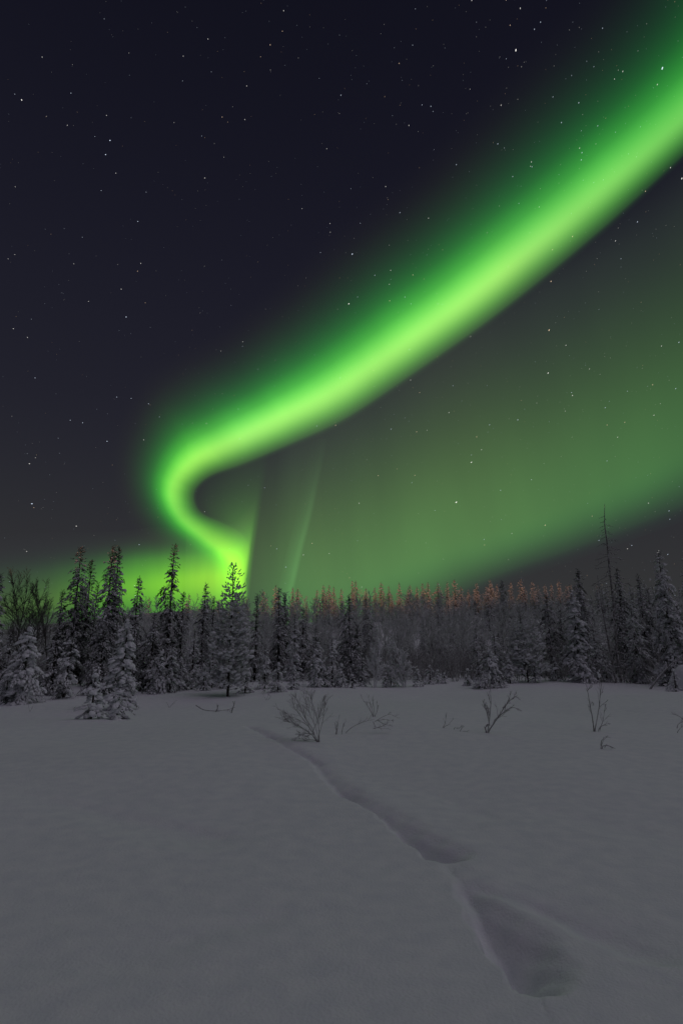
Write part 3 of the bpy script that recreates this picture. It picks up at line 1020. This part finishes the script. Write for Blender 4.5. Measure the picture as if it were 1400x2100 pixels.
BIRCH = [birch_meshes(900 + i, 6.0, M_TWIG, (12, 8, 5), .011, (.35, .85), .06, .42, .05) for i in range(6)]
BIRCH_LABEL = 'bare grey frosted birch in the thicket on the far slope'
br = np.random.default_rng(21)
rows = []
for Y in (39, 43, 48, 54, 61, 69, 78, 88, 99, 110, 120, 129):
    n = {39: 28, 43: 28, 48: 28}.get(Y, 20)
    for j in range(n):
        rows.append((((j + .5 + br.uniform(-.45, .45)) / n * 2 - 1) * .70 * Y, Y + br.uniform(-2.5, 2.5)))
for i in range(36):
    Y = br.uniform(92, 134)
    rows.append((br.uniform(-.40, -.17) * Y, Y))
for i, (x, Y) in enumerate(rows[:300]):
    H = br.uniform(4.2, 6.2)
    if x / Y < -.42:
        H *= .75
    H = min(H, crest(x, Y, br.uniform(1212, 1240))) * .92
    put_tree('birch_tree', BIRCH[i % 6], BIRCH_LABEL, 'tree', (x, Y, float(ground(x, Y))), br.uniform(0, 6.28), (H / 6 * br.uniform(.95, 1.3), H / 6), 'frosted birches on the far slope')

SILH = [(42, 1196, 34, 'rounded bare birch at the far left against the green glow', .82, 71),
        (84, 1200, 35, 'second rounded bare birch, between the far left one and the thin upright birch', .82, 72),
        (121, 1188, 30, 'thin upright bare birch left of the tall spruce pair', .6, 73)]
for px, yt, Y, lab, wide_, sd in SILH:
    x, Y, zb, H, t = spot(px, yt, Y)
    me = birch_meshes(sd, H, M_TWIG_DARK, (17, 10, 6), .006, (.35, .8) if wide_ > .7 else (.2, .45), .05, .42 if wide_ > .7 else .33, .05, 2 if wide_ > .7 else 1)
    put_tree('birch_tree', me, lab, 'tree', (x, Y, zb), 0, (wide_, 1.0))
WHITE = [(768, 1318, 1410, 'first white rimed birch at the forest edge, narrow and upright', 74, .75),
         (828, 1312, 1409, 'second white rimed birch at the forest edge, broad and many-branched', 75, 1.15)]
for px, yt, b, lab, sd, wd in WHITE:
    x, Y, zb, H, t = spot(px, yt, b)
    me = birch_meshes(sd, H * .92, M_WHITE_TWIG, (10, 6, 4), .019, (.4, .95), .05, .46, .045, 3)
    put_tree('birch_tree', me, lab, 'tree', (x, Y, zb), 0, (wd, 1.0))


tk = np.random.default_rng(77)
thick = MB()
P0, P1, RA, RB = [], [], [], []
for i in range(2600):
    Y = tk.uniform(31, 72)
    x = tk.uniform(-.72, .72) * Y
    if Y < 34 and x > 0 and Y - 31 < x * .05:
        continue
    z = float(ground(x, Y))
    H = tk.uniform(.8, 2.6)
    for j in range(5):
        a = tk.uniform(0, 6.28)
        l = H * tk.uniform(.5, 1)
        q0 = np.array([x + tk.normal(0, .12), Y + tk.normal(0, .12), z - .05])
        dirn = np.array([.35 * math.cos(a), .35 * math.sin(a), 1])
        q1 = q0 + dirn * l * .55
        q2 = q1 + (dirn + tk.normal(0, .22, 3)) * l * .45
        P0 += [q0, q1]
        P1 += [q1, q2]
        RA += [.014, .011]
        RB += [.011, .006]
        for k in range(7):
            f = tk.uniform(.25, 1)
            b = q0 + (q1 - q0) * f if tk.random() < .5 else q1 + (q2 - q1) * f
            P0.append(b)
            P1.append(b + np.array([tk.normal(0, .32), tk.normal(0, .32), tk.uniform(.05, .45)]) * l * .45)
            RA.append(.009)
            RB.append(.005)
tubes(thick, P0, P1, np.array(RA), np.array(RB), 3)
link('undergrowth', thick.mesh('undergrowth', M_BRUSH), None, (0, 0, 0), 0, kind='stuff', label='tangled frosted undergrowth filling the dark gaps under the forest trees', category='undergrowth')


# ------------------------------------------------------------------ dead snags
def branch_mesh(r, L, az, lift, droop, rad, kids, mat, name='branch', curl=0.0):
    n = 6
    x = np.linspace(0, 1, n)
    yb = np.cumsum(r.normal(0, .04, n)) * L
    P = np.stack([x * L, yb, lift * x * L - droop * L * x ** 2 + curl * L * x ** 4], 1)
    c, s = math.cos(az), math.sin(az)
    rot = np.array([[c, -s, 0], [s, c, 0], [0, 0, 1]]).T
    mb = MB()
    polytube(mb, P @ rot, rad * (1 - x * .8), 5)
    for k in range(kids):
        f = r.uniform(.25, .98)
        b = np.array([np.interp(f, x, P[:, i]) for i in range(3)])
        a = r.choice([-1, 1]) * r.uniform(.4, 1.0)
        l = L * r.uniform(.18, .38)
        y = np.linspace(0, 1, 4)
        Q = b + np.stack([y * l * math.cos(a), y * l * math.sin(a), (r.uniform(-.4, .3)) * y * l - .25 * l * y ** 2], 1)
        polytube(mb, Q @ rot, rad * .45 * (1 - y * .7) + .003, 3)
    return mb.mesh(name, mat)


def snag(path, Y, label, nb, lo, seed, r0, zmin=0.0):
    r = np.random.default_rng(seed)
    x0, y0, z0 = spot(path[-1][0], path[-1][1], Y)[0:3]
    t = thing('dead_tree', label, 'tree', (x0, Y, z0))
    P = []
    for px, py in path[::-1]:
        d = ray(px, py)
        s = Y / d[1]
        P.append((d[0] * s - x0, 0, EYE + d[2] * s - z0))
    P = np.array(P)
    P[0, 2] = -.3
    P = catmull(P, 5)
    f = np.linspace(0, 1, len(P))
    P[:, 1] += .06 * np.sin(f * 5)
    mb = MB()
    polytube(mb, P, r0 * (1 - f) ** .75 + .010, 8)
    link('trunk', mb.mesh('trunk', M_SNAG), t)
    for i in range(nb):
        g = lo + (.93 - lo) * (i + r.random()) / nb
        b = np.array([np.interp(g, f, P[:, k]) for k in range(3)])
        L = (1.35 * (1 - g) ** .9 + .22) * r.uniform(.5, 1.15)
        az = r.choice([0, math.pi]) + r.normal(0, .75)
        me = branch_mesh(r, L, az, r.uniform(-.35, .2), r.uniform(.1, .55), .012 + .012 * (1 - g), 5, M_SNAG, curl=r.uniform(0, .35))
        link('branch', me, t, tuple(b))
    return t


snag([(1238, 1034), (1238, 1075), (1243, 1112), (1247, 1150), (1252, 1190), (1258, 1240), (1262, 1300), (1268, 1360), (1272, 1397)], hit(1272, 1400)[1],
     'tall dead snag leaning left, bare top above all trees', 64, .12, 5, .075)
snag([(1223, 1180), (1228, 1215), (1236, 1260), (1246, 1310), (1256, 1360), (1262, 1396)], hit(1262, 1401)[1],
     'thin dead snag leaning against the left of the tall one', 22, .12, 6, .045)

# snow mound and leaning log at the right
Y = 27.0
x = ray(1408, 1400)[0] * Y / ray(1408, 1400)[1]
zb = float(ground(x, Y))
v, f = ICO2
rm = np.random.default_rng(8)
v = ico(3)[0]
f = ico(3)[1]
v = v * (1 + .05 * np.sin(3 * v[:, :1] + 1) + .04 * np.sin(5 * v[:, 1:2]))
mm = MB()
mm.add(v * np.array([.75, .8, 1.05]), f)
link('snow_mound', mm.mesh('snow_mound', M_SNOW, True), None, (x, Y, zb), 0, label='smooth white snow mound over a bush at the right edge', category='snow mound')


def px_path(pts, Y):
    return np.array([[ray(a, b)[0] * Y / ray(a, b)[1], Y, EYE + ray(a, b)[2] * Y / ray(a, b)[1]] for a, b in pts])


def stick_thing(name, label, cat, foot, stems, mat, part='stem', twigs=4, seed=0, rad=.012, dy=.0, group=None, snowcap=None):
    """A plant standing in the snow: every stem a part of its own, given by the points it passes, with side twigs."""
    r = np.random.default_rng(seed)
    fx, fy, fz = hit(*foot)
    t = thing(name, label, cat, (fx, fy, fz))
    if group:
        t['group'] = group
    o = np.array([fx, fy, fz])
    for i, st in enumerate(stems):
        P = px_path(st, fy) - o
        depth = r.uniform(-.25, .25)
        f = np.linspace(0, 1, len(P))
        P[:, 1] += depth * f * np.linalg.norm(P[-1] - P[0])
        P = catmull(P, 4)
        f = np.linspace(0, 1, len(P))
        if np.linalg.norm(P[0][[0, 2]]) < .25:
            P[0, 2] -= .05
        P += np.cumsum(r.normal(0, .004, P.shape), axis=0) * f[:, None]
        L = np.linalg.norm(np.diff(P, axis=0), axis=1).sum()
        mb = MB()
        rd = rad * .72 * r.uniform(.8, 1.15)
        polytube(mb, P, rd * (1 - .72 * f), 6)
        ax_all = np.gradient(P, axis=0)
        for k in range(twigs):
            g = r.uniform(.25, .97)
            b = np.array([np.interp(g, f, P[:, c]) for c in range(3)])
            ax = np.array([np.interp(g, f, ax_all[:, c]) for c in range(3)])
            ax /= max(np.linalg.norm(ax), 1e-6)
            side = np.cross(ax, r.normal(size=3))
            side /= max(np.linalg.norm(side), 1e-6)
            a = r.uniform(.35, .8)
            d = ax * math.cos(a) + side * math.sin(a)
            d[2] += .1
            l = L * r.uniform(.14, .32) * (1.2 - .6 * g)
            y = np.linspace(0, 1, 4)
            Q = b + y[:, None] * d * l + np.cumsum(r.normal(0, .04 * l, (4, 3)), axis=0) * y[:, None]
            polytube(mb, Q, rd * .5 * (1 - .6 * y), 4)
            for k2 in range(2):
                e = Q[1 + k2]
                d2 = d + r.normal(0, .55, 3)
                d2 /= np.linalg.norm(d2)
                polytube(mb, np.stack([e, e + d2 * l * .22, e + d2 * l * .42 + [0, 0, .01]]), rd * np.array([.34, .28, .18]), 3)
        link(part, mb.mesh(part, mat), t)
        if snowcap and i in snowcap:
            v, f2 = ICO1
            mb = MB()
            e = P[-1]
            for (dx, dz, sc_) in ((0, .02, .55), (-.015, .07, .42), (.01, .115, .3)):
                mb.add(v * np.array([.045, .045, .07]) * sc_ + e + [dx, 0, dz], f2)
            link('snow_cap', mb.mesh('snow_cap', M_SNOW, True), t)
    return t


stick_thing('shrub', 'largest leafless bush in the field, fanning up left of centre', 'shrub', (655, 1522),
            [[(655, 1522), (645, 1490), (628, 1450), (620, 1425)], [(650, 1515), (630, 1485), (606, 1455), (600, 1428)], [(655, 1520), (652, 1480), (640, 1440), (634, 1418)],
             [(640, 1500), (655, 1470), (662, 1440), (668, 1430)], [(652, 1515), (660, 1480), (664, 1455), (672, 1432)], [(650, 1515), (620, 1492), (598, 1482), (578, 1472)],
             [(648, 1512), (615, 1490), (590, 1465), (568, 1456)], [(655, 1522), (635, 1505), (615, 1508), (598, 1525)], [(655, 1522), (640, 1518), (615, 1522), (600, 1526)],
             [(645, 1500), (625, 1470), (615, 1445), (606, 1422)], [(640, 1495), (612, 1475), (596, 1470), (582, 1476)], [(655, 1520), (640, 1505), (628, 1512), (612, 1505)]],
            M_SHRUB, twigs=18, seed=31, rad=.009)
stick_thing('shrub', 'few short bare twigs just right of the largest bush', 'shrub', (692, 1506),
            [[(690, 1506), (692, 1490), (696, 1468)], [(700, 1504), (704, 1490), (709, 1478)], [(688, 1505), (690, 1495), (688, 1480)]], M_SHRUB, twigs=4, seed=32, rad=.010)
stick_thing('shrub', 'arching bowed stem with feathery tip, right of the short twigs', 'shrub', (707, 1504),
            [[(707, 1504), (722, 1492), (745, 1482), (770, 1478)], [(768, 1480), (785, 1470), (800, 1466), (814, 1474)], [(770, 1478), (790, 1476), (806, 1480)], [(765, 1480), (772, 1492), (795, 1494)],
             [(775, 1478), (788, 1486), (804, 1490)], [(765, 1494), (780, 1490), (798, 1480)]], M_SHRUB, twigs=5, seed=33, rad=.010)
stick_thing('shrub', 'upright bare shrub of crossed stems behind the arching stem', 'shrub', (766, 1470),
            [[(766, 1470), (755, 1450), (740, 1428)], [(766, 1470), (760, 1445), (752, 1424)], [(768, 1472), (766, 1450), (761, 1428)], [(767, 1470), (775, 1455), (772, 1440)]], M_SHRUB, twigs=4, seed=34, rad=.012)
stick_thing('shrub', 'low snapped twig with dark knob right of field centre', 'shrub', (906, 1493),
            [[(906, 1493), (912, 1482), (914, 1463)], [(908, 1491), (920, 1486), (930, 1476)]], M_SHRUB, twigs=3, seed=35, rad=.012)
stick_thing('shrub', 'low scattered twigs lying left of the tall forked sapling', 'shrub', (942, 1500),
            [[(930, 1490), (938, 1494), (946, 1487)], [(940, 1504), (952, 1500), (964, 1504)], [(942, 1500), (946, 1494), (950, 1488)]], M_SHRUB, twigs=3, seed=36, rad=.009)
stick_thing('sapling', 'tall forked leafless sapling with a snow-capped tip', 'sapling', (999, 1503),
            [[(999, 1503), (1004, 1478), (1009, 1440), (1009, 1392)], [(998, 1503), (1018, 1472), (1034, 1445), (1052, 1426)], [(1010, 1480), (1028, 1462), (1048, 1448), (1066, 1452)],
             [(1003, 1482), (998, 1460), (990, 1436)], [(1030, 1452), (1044, 1436), (1056, 1428), (1064, 1434)], [(997, 1502), (994, 1494), (997, 1487)]], M_SHRUB, twigs=6, seed=37, rad=.017, snowcap=(0,))
stick_thing('sapling', 'slim upright sapling with snow blob on top, at right', 'sapling', (1219, 1500),
            [[(1218, 1500), (1224, 1470), (1230, 1430), (1229, 1390)], [(1217, 1498), (1210, 1465), (1200, 1425), (1198, 1408)], [(1224, 1500), (1236, 1482), (1242, 1460), (1246, 1445)],
             [(1228, 1492), (1240, 1484), (1252, 1480)], [(1208, 1450), (1214, 1440), (1218, 1446)]], M_SHRUB, twigs=6, seed=38, rad=.014, snowcap=(0,))
stick_thing('shrub', 'broken twigs poking from a snow hump below the slim sapling', 'shrub', (1232, 1536),
            [[(1230, 1536), (1236, 1518), (1244, 1508)], [(1230, 1522), (1240, 1512), (1252, 1514)], [(1238, 1526), (1254, 1532), (1270, 1543)], [(1232, 1530), (1244, 1528), (1252, 1532)]], M_SHRUB, twigs=2, seed=39, rad=.010)
stick_thing('shrub', 'bare twigs entering at the right edge of the snow field', 'shrub', (1388, 1503),
            [[(1386, 1504), (1396, 1492), (1410, 1484)], [(1386, 1488), (1398, 1480), (1412, 1478)], [(1412, 1490), (1396, 1470), (1378, 1463)]], M_SHRUB, twigs=4, seed=40, rad=.011)
stick_thing('fallen_branch', 'long fallen branch lying on snow with one upright stub', 'branch', (470, 1462),
            [[(402, 1446), (418, 1456), (440, 1459), (462, 1457), (478, 1452)], [(474, 1464), (478, 1452), (484, 1437)], [(442, 1459), (446, 1453), (446, 1445)]], M_SHRUB, part='limb', twigs=2, seed=41, rad=.034)
stick_thing('shrub', 'tiny bare twig on the snow left of the low snow-covered spruces', 'shrub', (62, 1459),
            [[(62, 1459), (59, 1450), (56, 1440)], [(62, 1459), (66, 1452), (68, 1446)]], M_SHRUB, twigs=1, seed=42, rad=.010)
stick_thing('shrub', 'faint short twig left of the fallen branch', 'shrub', (347, 1451),
            [[(347, 1451), (356, 1442), (364, 1434)], [(347, 1450), (344, 1444), (341, 1440)]], M_SHRUB, twigs=2, seed=43, rad=.010)
stick_thing('shrub', 'little frosted twig tuft in front of the small rounded spruce', 'shrub', (546, 1436),
            [[(546, 1436), (550, 1426), (551, 1416)], [(546, 1436), (541, 1428), (537, 1424)], [(548, 1436), (555, 1430), (552, 1424)]], M_WHITE_TWIG, twigs=4, seed=44, rad=.014)
stick_thing('shrub', 'frosted white shrub standing behind the largest bush, below the snow-capped spruce', 'shrub', (624, 1424),
            [[(624, 1424), (620, 1405), (612, 1388)], [(624, 1424), (626, 1402), (628, 1384)], [(625, 1424), (634, 1408), (642, 1394)], [(624, 1424), (616, 1412), (604, 1404)]], M_WHITE_TWIG, twigs=7, seed=45, rad=.02)
stick_thing('shrub', 'small dry sticks at the foot of the tall young pine', 'shrub', (490, 1428),
            [[(455, 1427), (465, 1424), (474, 1420)], [(502, 1427), (496, 1419), (492, 1414)], [(486, 1420), (496, 1422), (503, 1428)]], M_SHRUB, twigs=1, seed=46, rad=.012)
stick_thing('shrub', 'thin sideways twig right of the fallen branch foot, left of the low spruces', 'shrub', (150, 1455),
            [[(128, 1457), (140, 1454), (158, 1453)], [(150, 1455), (154, 1450), (157, 1447)]], M_SHRUB, twigs=1, seed=47, rad=.008)
stick_thing('fallen_log', 'snow-crusted leaning log beside the snow mound at right', 'log', (1338, 1413),
            [[(1330, 1414), (1356, 1380), (1385, 1352), (1410, 1338)]], M_SNAG, part='log', twigs=6, seed=48, rad=.07)
